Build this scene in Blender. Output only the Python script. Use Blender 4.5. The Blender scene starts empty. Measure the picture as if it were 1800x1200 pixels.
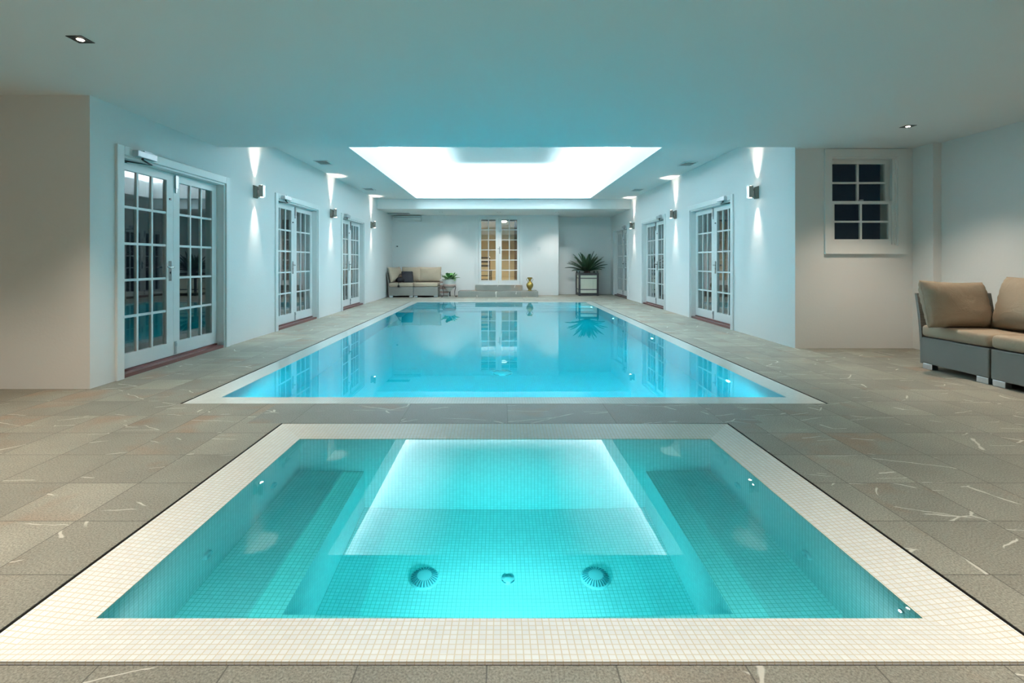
import bpy, bmesh, math, random
from mathutils import Vector, Matrix
PI = math.pi
scene = bpy.context.scene
C = scene.collection

# ------------------------------------------------------------------ camera (17 mm shift lens, level)
cam = bpy.data.cameras.new('camera'); camo = bpy.data.objects.new('camera', cam); C.objects.link(camo)
cam.sensor_width = 36; cam.lens = 17.0
cam.shift_x = 20/1800; cam.shift_y = -140/1800
camo.location = (0, 0, 1.1); camo.rotation_euler = (PI/2, 0, 0)
cam.clip_start = 0.05; cam.clip_end = 100
scene.camera = camo
scene.view_settings.view_transform = 'Standard'; scene.view_settings.look = 'None'
scene.view_settings.gamma = 1.0; scene.view_settings.use_curve_mapping = False
scene.view_settings.exposure = 0.12
scene.cycles.use_denoising = True
scene.cycles.max_bounces = 14; scene.cycles.diffuse_bounces = 6; scene.cycles.transmission_bounces = 8
scene.cycles.glossy_bounces = 4; scene.cycles.transparent_max_bounces = 12
scene.cycles.sample_clamp_indirect = 6.0
scene.cycles.caustics_reflective = False; scene.cycles.caustics_refractive = True
world = bpy.data.worlds.new('night'); scene.world = world; world.use_nodes = True
world.node_tree.nodes['Background'].inputs[0].default_value = (0.01, 0.02, 0.035, 1)
world.node_tree.nodes['Background'].inputs[1].default_value = 0.25

# ------------------------------------------------------------------ main dimensions (metres)
XL, XR = -3.553, 3.745            # side walls of the pool hall
YF_L, YF_R = 4.183, 6.15          # where the side walls begin
ZC, ZP, ZR = 2.54, 2.90, 2.62     # ceilings: front, over the pool, rear soffit
YC = 6.08                         # edge of the front ceiling
YB = 13.9                         # rear bulkhead
YW, YW2 = 15.85, 16.4             # rear wall, recessed part
XS = 5.24; XS2 = 5.34; YSTEP = 5.86   # far right side wall
CX = 0.028
LX0, LX1, LY0, LY1 = -2.39, 2.54, 6.42, 13.72   # coffer opening
COOL = (0.72, 0.89, 1.0); WARM = (1.0, 0.88, 0.76)

def lamp(kind, name, loc, energy, color, direction=(0, 0, -1), **kw):
    l = bpy.data.lights.new(name, kind); l.energy = energy; l.color = color
    for k, v in kw.items(): setattr(l, k, v)
    o = bpy.data.objects.new(name, l); C.objects.link(o); o.location = loc
    o.rotation_euler = Vector(direction).to_track_quat('-Z', 'Y').to_euler()
    return o

# cove strips hidden on the ledge of the coffer, shining up on its ceiling
COVE = 520.0
for nm, loc, sx, sy in (('cove_strip', (LX0-.18, (LY0+LY1)/2, 3.31), .10, LY1-LY0),
                        ('cove_strip', (LX1+.18, (LY0+LY1)/2, 3.31), .10, LY1-LY0),
                        ('cove_strip', ((LX0+LX1)/2, LY0-.18, 3.31), LX1-LX0, .10),
                        ('cove_strip', ((LX0+LX1)/2, LY1+.18, 3.31), LX1-LX0, .10)):
    L = max(sx, sy)
    lamp('AREA', nm, loc, COVE*L, COOL, (0, 0, 1), shape='RECTANGLE', size=sx, size_y=sy)
# underwater lamps: main pool (near wall, facing down the pool) and spa (below the near seat)
lamp('AREA', 'pool_lamp', (CX, 3.96, -.55), 98, (0.02, 0.86, 0.98), (0, 1, .0), shape='RECTANGLE', size=4.3, size_y=.35, spread=1.9)  # unseen strip, widened across the near wall to light the pool evenly
for y in (4.93, 7.4, 9.95, 12.35):
    lamp('AREA', 'pool_lamp', (CX+2.285, y, -.46 if y != 7.4 else -.40), 9, (0.30, 0.85, 1.0), (-1, 0, -.1), shape='DISK', size=.055)
lamp('AREA', 'spa_lamp', (CX, 1.955, -.70), 10, (1.0, 0.95, 1.0), (0, 1, -.85), shape='DISK', size=.16)
lamp('AREA', 'spa_seat_fill', (CX, 1.535, -.20), 3.5, (0.95, 0.97, 1.0), (0, 1, -.5), shape='RECTANGLE', size=2.4, size_y=.05)  # unseen fill strip added to brighten the spa seats

# ------------------------------------------------------------------ materials
M = {}
def mat(name):
    m = bpy.data.materials.new(name); m.use_nodes = True; M[name] = m
    return m, m.node_tree, m.node_tree.nodes['Principled BSDF']
def plain(name, col, rough=.5, metal=0.0, bump=None, coat=0, spec=None, emit=None, es=0):
    m, nt, b = mat(name)
    b.inputs['Base Color'].default_value = (*col, 1); b.inputs['Roughness'].default_value = rough
    b.inputs['Metallic'].default_value = metal
    if coat: b.inputs['Coat Weight'].default_value = coat; b.inputs['Coat Roughness'].default_value = .04
    if spec is not None: b.inputs['Specular IOR Level'].default_value = spec
    if emit: b.inputs['Emission Color'].default_value = (*emit, 1); b.inputs['Emission Strength'].default_value = es
    if bump:
        sc, st, dist = bump
        g = nt.nodes.new('ShaderNodeNewGeometry')
        n = nt.nodes.new('ShaderNodeTexNoise'); n.inputs['Scale'].default_value = sc; n.inputs['Detail'].default_value = 4
        nt.links.new(g.outputs['Position'], n.inputs['Vector'])
        bp = nt.nodes.new('ShaderNodeBump'); bp.inputs['Strength'].default_value = st; bp.inputs['Distance'].default_value = dist
        nt.links.new(n.outputs['Fac'], bp.inputs['Height']); nt.links.new(bp.outputs['Normal'], b.inputs['Normal'])
    return m
plain('plaster', (.80, .80, .79), .85, bump=(45, .25, .004))
plain('ceiling_paint', (.78, .79, .78), .8)
plain('joinery', (.80, .81, .80), .32)
plain('joinery_frame', (.80, .81, .80), .35)
plain('sill_wood', (.075, .022, .018), .35)
plain('chrome', (.55, .56, .56), .22, 1.0)
plain('steel_plate', (.42, .43, .43), .35, .9)
plain('closer_metal', (.52, .55, .57), .38, .6)
plain('dark_bracket', (.03, .035, .04), .4, .3)
plain('bronze_box', (.23, .21, .18), .35, .7)
plain('silver_face', (.75, .76, .76), .3, .6)
plain('black_void', (.004, .004, .005), .9)
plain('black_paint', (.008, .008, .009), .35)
plain('cream_panel', (.68, .68, .56), .5)
plain('brass', (.26, .19, .05), .35, .9, bump=(60, .5, .01))
plain('iron', (.03, .018, .016), .5, .5)
plain('white_plastic', (.72, .74, .73), .4)
plain('grey_plastic', (.10, .12, .12), .5)
plain('vent_grey', (.42, .45, .45), .6)
plain('leather', (.004, .004, .005), .7, spec=.15)
plain('towel_white', (.7, .68, .66), .95)
plain('towel_pink', (.42, .30, .26), .95)
plain('dark_wood', (.03, .018, .012), .4)
plain('cream_wall', (.74, .66, .46), .8)
plain('brown_panel', (.10, .075, .055), .6)
plain('carpet', (.38, .28, .17), .9)
plain('aluminium', (.62, .64, .66), .3, .9)
plain('soil', (.03, .015, .01), .95)
plain('basin_white', (.55, .78, .80), .4)
plain('fitting_dark', (.04, .26, .30), .5)
plain('frond_green', (.014, .045, .02), .5)
plain('frond_stem', (.03, .07, .02), .5)
plain('trunk_brown', (.06, .025, .02), .9, bump=(80, 1, .02))
plain('leaf_bright', (.07, .22, .03), .45)
plain('leaf_dark', (.02, .085, .03), .45)
plain('lamp_glow', (1, 1, 1), .4, emit=(1, .86, .70), es=25)
plain('lens_glow', (1, 1, 1), .2, emit=(.9, 1, 1), es=18)
plain('ground_dark', (.01, .012, .01), .9)
plain('strip_glow', (1, 1, 1), .4, emit=(1, .95, .88), es=3)

def fabric(name, col, scale, contrast=.25, rough=.9, bumpd=.0015, wrinkle=0):
    m, nt, b = mat(name); b.inputs['Roughness'].default_value = rough
    tc = nt.nodes.new('ShaderNodeTexCoord')
    vals = []
    for d in ('X', 'Z'):
        w = nt.nodes.new('ShaderNodeTexWave'); w.bands_direction = d; w.inputs['Scale'].default_value = scale
        nt.links.new(tc.outputs['Object'], w.inputs['Vector']); vals.append(w)
    w = nt.nodes.new('ShaderNodeTexWave'); w.bands_direction = 'Y'; w.inputs['Scale'].default_value = scale
    nt.links.new(tc.outputs['Object'], w.inputs['Vector'])
    a = nt.nodes.new('ShaderNodeMath'); a.operation = 'ADD'; nt.links.new(vals[0].outputs['Fac'], a.inputs[0]); nt.links.new(w.outputs['Fac'], a.inputs[1])
    a2 = nt.nodes.new('ShaderNodeMath'); a2.operation = 'MULTIPLY'; nt.links.new(a.outputs[0], a2.inputs[0]); nt.links.new(vals[1].outputs['Fac'], a2.inputs[1])
    r = nt.nodes.new('ShaderNodeMapRange'); r.inputs['To Min'].default_value = 1-contrast; r.inputs['To Max'].default_value = 1+contrast*.6
    nt.links.new(a2.outputs[0], r.inputs['Value'])
    mx = nt.nodes.new('ShaderNodeMix'); mx.data_type = 'RGBA'; mx.blend_type = 'MULTIPLY'; mx.inputs['Factor'].default_value = 1
    mx.inputs['A'].default_value = (*col, 1); nt.links.new(r.outputs[0], mx.inputs['B']); nt.links.new(mx.outputs['Result'], b.inputs['Base Color'])
    bp = nt.nodes.new('ShaderNodeBump'); bp.inputs['Strength'].default_value = .5; bp.inputs['Distance'].default_value = bumpd
    nt.links.new(a2.outputs[0], bp.inputs['Height']); nt.links.new(bp.outputs['Normal'], b.inputs['Normal'])
    if wrinkle:
        n = nt.nodes.new('ShaderNodeTexNoise'); n.inputs['Scale'].default_value = 7; n.inputs['Detail'].default_value = 5; n.inputs['Distortion'].default_value = 1.2
        nt.links.new(tc.outputs['Object'], n.inputs['Vector'])
        b2 = nt.nodes.new('ShaderNodeBump'); b2.inputs['Strength'].default_value = .6; b2.inputs['Distance'].default_value = wrinkle
        nt.links.new(n.outputs['Fac'], b2.inputs['Height']); nt.links.new(bp.outputs['Normal'], b2.inputs['Normal']); nt.links.new(b2.outputs['Normal'], b.inputs['Normal'])
    return m
fabric('wicker', (.17, .17, .15), 90, .35, .6)
fabric('cushion_cloth', (.35, .28, .205), 160, .12, .95, .0008, wrinkle=.012)

def mth(nt, op, a=None, b=None, clamp=False):
    n = nt.nodes.new('ShaderNodeMath'); n.operation = op; n.use_clamp = clamp
    for i, v in enumerate((a, b)):
        if v is None: continue
        if isinstance(v, (int, float)): n.inputs[i].default_value = v
        else: nt.links.new(v, n.inputs[i])
    return n.outputs[0]

def mosaic(name, tile, grout, rough, coat, pitch=.0215, origin=(0, 0, 0), gw=.10, bump=.35, vary=.04):
    m, nt, b = mat(name)
    g = nt.nodes.new('ShaderNodeNewGeometry')
    s = nt.nodes.new('ShaderNodeSeparateXYZ'); nt.links.new(g.outputs['Position'], s.inputs[0])
    ns = nt.nodes.new('ShaderNodeSeparateXYZ'); nt.links.new(g.outputs['True Normal'], ns.inputs[0])
    mask = None; cells = []
    for i in range(3):
        t = mth(nt, 'DIVIDE', mth(nt, 'SUBTRACT', s.outputs[i], origin[i]), pitch)
        fr = mth(nt, 'FRACT', t); cells.append(mth(nt, 'FLOOR', t))
        d = mth(nt, 'ABSOLUTE', mth(nt, 'SUBTRACT', fr, .5))           # .5 at the joint
        ln = mth(nt, 'SMOOTH_MIN', 1.0, mth(nt, 'MULTIPLY', mth(nt, 'SUBTRACT', d, .5-gw), 1/(gw*.6)))
        ln = mth(nt, 'MAXIMUM', ln, 0.0)
        ln = mth(nt, 'MULTIPLY', ln, mth(nt, 'LESS_THAN', mth(nt, 'ABSOLUTE', ns.outputs[i]), .7))
        mask = ln if mask is None else mth(nt, 'MAXIMUM', mask, ln)
    cv = nt.nodes.new('ShaderNodeCombineXYZ')
    for i in range(3): nt.links.new(cells[i], cv.inputs[i])
    wn = nt.nodes.new('ShaderNodeTexWhiteNoise'); nt.links.new(cv.outputs[0], wn.inputs['Vector'])
    v = nt.nodes.new('ShaderNodeMapRange'); v.inputs['To Min'].default_value = 1-vary; v.inputs['To Max'].default_value = 1+vary
    nt.links.new(wn.outputs['Value'], v.inputs['Value'])
    ml = nt.nodes.new('ShaderNodeMix'); ml.data_type = 'RGBA'; ml.blend_type = 'MULTIPLY'; ml.inputs['Factor'].default_value = 1
    ml.inputs['A'].default_value = (*tile, 1); nt.links.new(v.outputs[0], ml.inputs['B'])
    mx = nt.nodes.new('ShaderNodeMix'); mx.data_type = 'RGBA'; mx.inputs['B'].default_value = (*grout, 1)
    nt.links.new(mask, mx.inputs['Factor']); nt.links.new(ml.outputs['Result'], mx.inputs['A']); nt.links.new(mx.outputs['Result'], b.inputs['Base Color'])
    b.inputs['Roughness'].default_value = rough
    if coat: b.inputs['Coat Weight'].default_value = coat; b.inputs['Coat Roughness'].default_value = .02
    if bump:
        bp = nt.nodes.new('ShaderNodeBump'); bp.inputs['Strength'].default_value = bump; bp.inputs['Distance'].default_value = .001; bp.invert = True
        nt.links.new(mask, bp.inputs['Height']); nt.links.new(bp.outputs['Normal'], b.inputs['Normal'])
mosaic('rim_mosaic', (.80, .81, .79), (.66, .58, .42), .35, 0)
mosaic('rim_wet_mosaic', (.88, .91, .88), (.66, .70, .62), .3, .7, bump=0)
mosaic('basin_mosaic', (.78, .85, .86), (.42, .56, .50), .35, 0, gw=.08)
mosaic('pool_mosaic', (.10, .62, .68), (.08, .45, .50), .35, 0, gw=.08)

def stone(name, px, py, ox, oy, jw=.0045, tint=(.25, .24, .195)):
    m, nt, b = mat(name)
    g = nt.nodes.new('ShaderNodeNewGeometry'); s = nt.nodes.new('ShaderNodeSeparateXYZ'); nt.links.new(g.outputs['Position'], s.inputs[0])
    cells = []; joint = None
    for i, p, o in ((0, px, ox), (1, py, oy)):
        t = mth(nt, 'DIVIDE', mth(nt, 'SUBTRACT', s.outputs[i], o), p)
        cells.append(mth(nt, 'FLOOR', t))
        d = mth(nt, 'MULTIPLY', mth(nt, 'SUBTRACT', .5, mth(nt, 'ABSOLUTE', mth(nt, 'SUBTRACT', mth(nt, 'FRACT', t), .5))), p)
        j = mth(nt, 'LESS_THAN', d, jw/2)
        joint = j if joint is None else mth(nt, 'MAXIMUM', joint, j)
    cv = nt.nodes.new('ShaderNodeCombineXYZ'); nt.links.new(cells[0], cv.inputs[0]); nt.links.new(cells[1], cv.inputs[1])
    wn = nt.nodes.new('ShaderNodeTexWhiteNoise'); nt.links.new(cv.outputs[0], wn.inputs['Vector'])
    # each slab gets its own stretch of stone
    off = nt.nodes.new('ShaderNodeVectorMath'); off.operation = 'MULTIPLY_ADD'; off.inputs[1].default_value = (7, 7, 7)
    nt.links.new(wn.outputs['Color'], off.inputs[0]); nt.links.new(g.outputs['Position'], off.inputs[2])
    def noise(sc, det, src, dist=0, rough=.5):
        n = nt.nodes.new('ShaderNodeTexNoise'); n.inputs['Scale'].default_value = sc; n.inputs['Detail'].default_value = det
        n.inputs['Distortion'].default_value = dist; n.inputs['Roughness'].default_value = rough
        nt.links.new(src, n.inputs['Vector']); return n.outputs['Fac']
    def ramp(v, a, b_, lo, hi):
        r = nt.nodes.new('ShaderNodeMapRange'); nt.links.new(v, r.inputs['Value'])
        r.inputs['From Min'].default_value = a; r.inputs['From Max'].default_value = b_; r.inputs['To Min'].default_value = lo; r.inputs['To Max'].default_value = hi
        return r.outputs[0]
    grain = ramp(noise(150, 3, g.outputs['Position'], rough=.75), .32, .68, .50, 1.50)
    cloud = ramp(noise(2.2, 4, off.outputs[0]), .3, .7, .86, 1.14)
    slab = ramp(wn.outputs['Value'], 0, 1, .88, 1.12)
    tone = mth(nt, 'MULTIPLY', mth(nt, 'MULTIPLY', grain, cloud), slab)
    col = nt.nodes.new('ShaderNodeMix'); col.data_type = 'RGBA'; col.blend_type = 'MULTIPLY'; col.inputs['Factor'].default_value = 1
    rust = nt.nodes.new('ShaderNodeMix'); rust.data_type = 'RGBA'; rust.inputs['A'].default_value = (*tint, 1); rust.inputs['B'].default_value = (.27, .165, .10, 1)
    nt.links.new(mth(nt, 'MULTIPLY', ramp(noise(1.5, 6, off.outputs[0], .6), .57, .68, 0, 1), .6, True), rust.inputs['Factor'])
    nt.links.new(rust.outputs['Result'], col.inputs['A']); nt.links.new(tone, col.inputs['B'])
    # white calcite veins: the zero lines of a stretched noise, shown only here and there
    veins = None
    for sc, wd, lo, hi, msc, rot, st in ((.9, .0030, .55, .57, 2.2, .12, .28), (1.5, .0024, .54, .56, 3.0, -.20, .35), (2.6, .0040, .62, .64, 3.4, .9, .5)):
        wob = nt.nodes.new('ShaderNodeTexNoise'); wob.inputs['Scale'].default_value = 9; wob.inputs['Detail'].default_value = 3
        nt.links.new(off.outputs[0], wob.inputs['Vector'])
        ad = nt.nodes.new('ShaderNodeVectorMath'); ad.operation = 'MULTIPLY_ADD'; ad.inputs[1].default_value = (.035, .035, 0)
        nt.links.new(wob.outputs['Color'], ad.inputs[0]); nt.links.new(off.outputs[0], ad.inputs[2])
        mp = nt.nodes.new('ShaderNodeMapping'); mp.inputs['Scale'].default_value = (st, 1, 1); mp.inputs['Rotation'].default_value = (0, 0, rot); mp.inputs['Location'].default_value = (rot*9, 3, 0)
        nt.links.new(ad.outputs[0], mp.inputs['Vector'])
        vo = nt.nodes.new('ShaderNodeTexVoronoi'); vo.voronoi_dimensions = '2D'; vo.feature = 'DISTANCE_TO_EDGE'; vo.inputs['Scale'].default_value = sc*1.6
        nt.links.new(mp.outputs[0], vo.inputs['Vector'])
        wv = ramp(noise(14, 2, off.outputs[0]), .3, .7, .4, 1.7)
        v = mth(nt, 'SUBTRACT', 1.0, mth(nt, 'DIVIDE', vo.outputs['Distance'], mth(nt, 'MULTIPLY', wv, wd*1.6*sc)), True)
        k = ramp(noise(msc, 1, off.outputs[0]), lo, hi, 0, 1)
        v = mth(nt, 'MULTIPLY', mth(nt, 'MINIMUM', mth(nt, 'MULTIPLY', v, 2.0), 1.0), mth(nt, 'MAXIMUM', mth(nt, 'MINIMUM', k, 1.0), 0.0))
        veins = v if veins is None else mth(nt, 'MAXIMUM', veins, v)
    mv = nt.nodes.new('ShaderNodeMix'); mv.data_type = 'RGBA'; mv.inputs['B'].default_value = (.62, .60, .53, 1)
    nt.links.new(mth(nt, 'MULTIPLY', veins, .85), mv.inputs['Factor']); nt.links.new(col.outputs['Result'], mv.inputs['A'])
    mj = nt.nodes.new('ShaderNodeMix'); mj.data_type = 'RGBA'; mj.inputs['B'].default_value = (.07, .065, .055, 1)
    nt.links.new(mth(nt, 'MULTIPLY', joint, .8), mj.inputs['Factor']); nt.links.new(mv.outputs['Result'], mj.inputs['A']); nt.links.new(mj.outputs['Result'], b.inputs['Base Color'])
    b.inputs['Roughness'].default_value = .55
    bp = nt.nodes.new('ShaderNodeBump'); bp.inputs['Strength'].default_value = .35; bp.inputs['Distance'].default_value = .002
    nt.links.new(grain, bp.inputs['Height']); nt.links.new(bp.outputs['Normal'], b.inputs['Normal'])
stone('floor_stone', .3525, .3525, -1.8, 1.348)
stone('strip_stone', .742, .60, .049, 3.22, jw=.004, tint=(.21, .21, .18))
stone('step_stone', 3.1, 3.1, -1.55, 14.0, jw=.0, tint=(.15, .155, .135))

def glass(name, k=1.0):
    m, nt, b = mat(name); nt.nodes.remove(b)
    out = nt.nodes['Material Output']
    tr = nt.nodes.new('ShaderNodeBsdfTransparent'); tr.inputs[0].default_value = (.9, .93, .92, 1)
    gl = nt.nodes.new('ShaderNodeBsdfGlossy'); gl.inputs['Roughness'].default_value = 0.0
    g = nt.nodes.new('ShaderNodeNewGeometry'); dt = nt.nodes.new('ShaderNodeVectorMath'); dt.operation = 'DOT_PRODUCT'
    nt.links.new(g.outputs['Incoming'], dt.inputs[0]); nt.links.new(g.outputs['True Normal'], dt.inputs[1])
    c = mth(nt, 'SUBTRACT', 1.0, mth(nt, 'ABSOLUTE', dt.outputs['Value']))
    f = mth(nt, 'ADD', mth(nt, 'MULTIPLY', mth(nt, 'POWER', c, 5.0), .96), .04)      # Schlick, alike on both faces of the pane
    mx = nt.nodes.new('ShaderNodeMixShader'); nt.links.new(mth(nt, 'MULTIPLY', f, k, True), mx.inputs[0])
    nt.links.new(tr.outputs[0], mx.inputs[1]); nt.links.new(gl.outputs[0], mx.inputs[2]); nt.links.new(mx.outputs[0], out.inputs['Surface'])
glass('pane_glass', 3.0)
glass('window_glass', .5)
def water_mat(name, density):
    m, nt, b = mat(name); nt.nodes.remove(b); out = nt.nodes['Material Output']
    gl = nt.nodes.new('ShaderNodeBsdfGlass'); gl.inputs['IOR'].default_value = 1.333; gl.inputs['Roughness'].default_value = 0.0
    g = nt.nodes.new('ShaderNodeNewGeometry'); n = nt.nodes.new('ShaderNodeTexNoise'); n.inputs['Scale'].default_value = 1.2; n.inputs['Detail'].default_value = 1
    nt.links.new(g.outputs['Position'], n.inputs['Vector'])
    bp = nt.nodes.new('ShaderNodeBump'); bp.inputs['Strength'].default_value = .05; bp.inputs['Distance'].default_value = .004
    nt.links.new(n.outputs['Fac'], bp.inputs['Height']); nt.links.new(bp.outputs['Normal'], gl.inputs['Normal'])
    nt.links.new(gl.outputs[0], out.inputs['Surface'])
    va = nt.nodes.new('ShaderNodeVolumeAbsorption'); va.inputs['Color'].default_value = (0.0, .962, .975, 1); va.inputs['Density'].default_value = density
    nt.links.new(va.outputs[0], out.inputs['Volume'])
water_mat('pool_water', 1.9); water_mat('spa_water', 1.1)

# ------------------------------------------------------------------ mesh helpers
class MB:
    def __init__(s): s.bm = bmesh.new()
    def box(s, a, b, mi=0, bevel=0, seg=2):
        x0, y0, z0 = (min(p, q) for p, q in zip(a, b)); x1, y1, z1 = (max(p, q) for p, q in zip(a, b))
        v = [s.bm.verts.new(c) for c in ((x0,y0,z0),(x1,y0,z0),(x1,y1,z0),(x0,y1,z0),(x0,y0,z1),(x1,y0,z1),(x1,y1,z1),(x0,y1,z1))]
        fs = [s.bm.faces.new([v[i] for i in f]) for f in ((0,3,2,1),(4,5,6,7),(0,1,5,4),(1,2,6,5),(2,3,7,6),(3,0,4,7))]
        for f in fs: f.material_index = mi
        if bevel:
            es = list({e for f in fs for e in f.edges})
            r = bmesh.ops.bevel(s.bm, geom=es, offset=bevel, segments=seg, affect='EDGES', profile=.5)
            for f in r['faces']: f.material_index = mi
        return s
    def prism(s, pts, axis, a, b, mi=0):
        """extrude a 2-D outline along an axis from a to b"""
        def P(p, t):
            return (t, p[0], p[1]) if axis == 0 else (p[0], t, p[1]) if axis == 1 else (p[0], p[1], t)
        lo = [s.bm.verts.new(P(p, a)) for p in pts]; hi = [s.bm.verts.new(P(p, b)) for p in pts]
        n = len(pts); fs = [s.bm.faces.new(lo), s.bm.faces.new(hi[::-1])]
        for i in range(n): fs.append(s.bm.faces.new((lo[i], hi[i], hi[(i+1) % n], lo[(i+1) % n])))
        for f in fs: f.material_index = mi
        return s
    def lathe(s, prof, c=(0, 0, 0), n=24, mi=0, mtx=None):
        rings = []
        for r, z in prof:
            if r < 1e-6: rings.append([s.bm.verts.new((0, 0, z))])
            else: rings.append([s.bm.verts.new((r*math.cos(2*PI*k/n), r*math.sin(2*PI*k/n), z)) for k in range(n)])
        fs = []
        for A, B in zip(rings, rings[1:]):
            for k in range(n):
                a = A[k % len(A)]; a2 = A[(k+1) % len(A)]; b = B[k % len(B)]; b2 = B[(k+1) % len(B)]
                vs = []
                for q in (a, a2, b2, b):
                    if q not in vs: vs.append(q)
                if len(vs) > 2: f = s.bm.faces.new(vs); f.material_index = mi; f.smooth = True; fs.append(f)
        M4 = (mtx or Matrix.Identity(4))
        M4 = Matrix.Translation(c) @ M4
        for R in rings:
            for v in R: v.co = M4 @ v.co
        return s
    def tube(s, pts, r, n=8, mi=0, cap=True):
        pts = [Vector(p) for p in pts]; rad = r if isinstance(r, (list, tuple)) else [r]*len(pts)
        rings = []; up = Vector((0, 0, 1)); prev = None
        for i, p in enumerate(pts):
            d = (pts[min(i+1, len(pts)-1)]-pts[max(i-1, 0)]).normalized()
            if prev is None: prev = d.orthogonal().normalized()
            x = (prev - d*prev.dot(d)).normalized(); prev = x; y = d.cross(x)
            rings.append([s.bm.verts.new(p+(x*math.cos(2*PI*k/n)+y*math.sin(2*PI*k/n))*rad[i]) for k in range(n)])
        for A, B in zip(rings, rings[1:]):
            for k in range(n):
                f = s.bm.faces.new((A[k], A[(k+1) % n], B[(k+1) % n], B[k])); f.material_index = mi; f.smooth = True
        if cap:
            s.bm.faces.new(rings[0][::-1]).material_index = mi; s.bm.faces.new(rings[-1]).material_index = mi
        return s
    def quad(s, pts, mi=0, smooth=False):
        f = s.bm.faces.new([s.bm.verts.new(p) for p in pts]); f.material_index = mi; f.smooth = smooth; return s
    def build(s, name, mats, parent=None, loc=None, fix=True, **props):
        if fix: bmesh.ops.recalc_face_normals(s.bm, faces=s.bm.faces)
        me = bpy.data.meshes.new(name); s.bm.to_mesh(me); s.bm.free()
        if isinstance(mats, str): mats = [mats]
        for m in mats: me.materials.append(M[m])
        o = bpy.data.objects.new(name, me); C.objects.link(o)
        if parent: o.parent = parent
        if loc: o.location = loc
        for k, v in props.items(): o[k] = v
        return o
def thing(name, label, cat, loc=(0, 0, 0), rz=0, group=None, kind=None):
    o = bpy.data.objects.new(name, None); C.objects.link(o); o.location = loc; o.rotation_euler = (0, 0, rz)
    o.empty_display_size = .1
    o['label'] = label; o['category'] = cat
    if group: o['group'] = group
    if kind: o['kind'] = kind
    return o
def tag(o, label, cat, group=None, kind=None):
    o['label'] = label; o['category'] = cat
    if group: o['group'] = group
    if kind: o['kind'] = kind
    return o
def struct(o, label=None):
    o['kind'] = 'structure'
    if label: o['label'] = label
    return o
def copy_tree(o, parent=None):
    c = o.copy(); C.objects.link(c)
    if parent: c.parent = parent
    for ch in [q for q in bpy.data.objects if q.parent == o]: copy_tree(ch, c)
    return c

# ------------------------------------------------------------------ floor with openings for the two pools
SLOT = .020
PO = dict(x0=CX-2.498, x1=CX+2.498, y0=3.755, y1=13.40)            # main pool, outer edge of the tiled rim
PI_ = dict(x0=CX-2.305, x1=CX+2.305, y0=3.945, y1=13.21)
SO = dict(x0=CX-1.505, x1=CX+1.505, y0=1.327, y1=3.275)            # spa
SI = dict(x0=CX-1.300, x1=CX+1.300, y0=1.520, y1=3.060)
def slab(name, rects, holes, z0, z1, mats, mi=lambda x, y: 0):
    xs = sorted({v for r in rects+holes for v in (r[0], r[2])}); ys = sorted({v for r in rects+holes for v in (r[1], r[3])})
    bm = bmesh.new(); V = {}
    def v(i, j, k):
        if (i, j, k) not in V: V[i, j, k] = bm.verts.new((xs[i], ys[j], (z0, z1)[k]))
        return V[i, j, k]
    def inside(i, j):
        if not (0 <= i < len(xs)-1 and 0 <= j < len(ys)-1): return False
        x = (xs[i]+xs[i+1])/2; y = (ys[j]+ys[j+1])/2
        return any(r[0] < x < r[2] and r[1] < y < r[3] for r in rects) and not any(r[0] < x < r[2] and r[1] < y < r[3] for r in holes)
    for i in range(len(xs)-1):
        for j in range(len(ys)-1):
            if not inside(i, j): continue
            k = mi((xs[i]+xs[i+1])/2, (ys[j]+ys[j+1])/2)
            fs = [bm.faces.new((v(i,j,1), v(i+1,j,1), v(i+1,j+1,1), v(i,j+1,1))), bm.faces.new((v(i,j,0), v(i,j+1,0), v(i+1,j+1,0), v(i+1,j,0)))]
            for di, dj, a, b in ((-1,0,(i,j+1),(i,j)), (1,0,(i+1,j),(i+1,j+1)), (0,-1,(i,j),(i+1,j)), (0,1,(i+1,j+1),(i,j+1))):
                if not inside(i+di, j+dj): fs.append(bm.faces.new((v(*a,1), v(*a,0), v(*b,0), v(*b,1))))
            for f in fs: f.material_index = k
    mb = MB(); mb.bm.free(); mb.bm = bm
    return mb.build(name, mats)
sp = SLOT
holes = [(PO['x0']-sp, PO['y0']-.004, PO['x1']+sp, PO['y1']+.006), (SO['x0']-sp, SO['y0']-.009, SO['x1']+sp, SO['y1']+sp)]
# the row of long slabs between the pools is a region of its own
strip = (CX-1.76, SO['y1']+sp, CX+1.76, PO['y0']-.004)
fl = slab('floor', [(-6.2, -3.2, 5.6, 4.3), (-3.80, 4.3, 5.6, 6.3), (-3.80, 6.3, 4.0, 16.7), strip], holes, -.12, 0, ['floor_stone', 'strip_stone'],
          lambda x, y: 1 if strip[0] < x < strip[2] and strip[1] < y < strip[3] else 0)
struct(fl, 'grey-brown stone slab floor with white veins')

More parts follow.
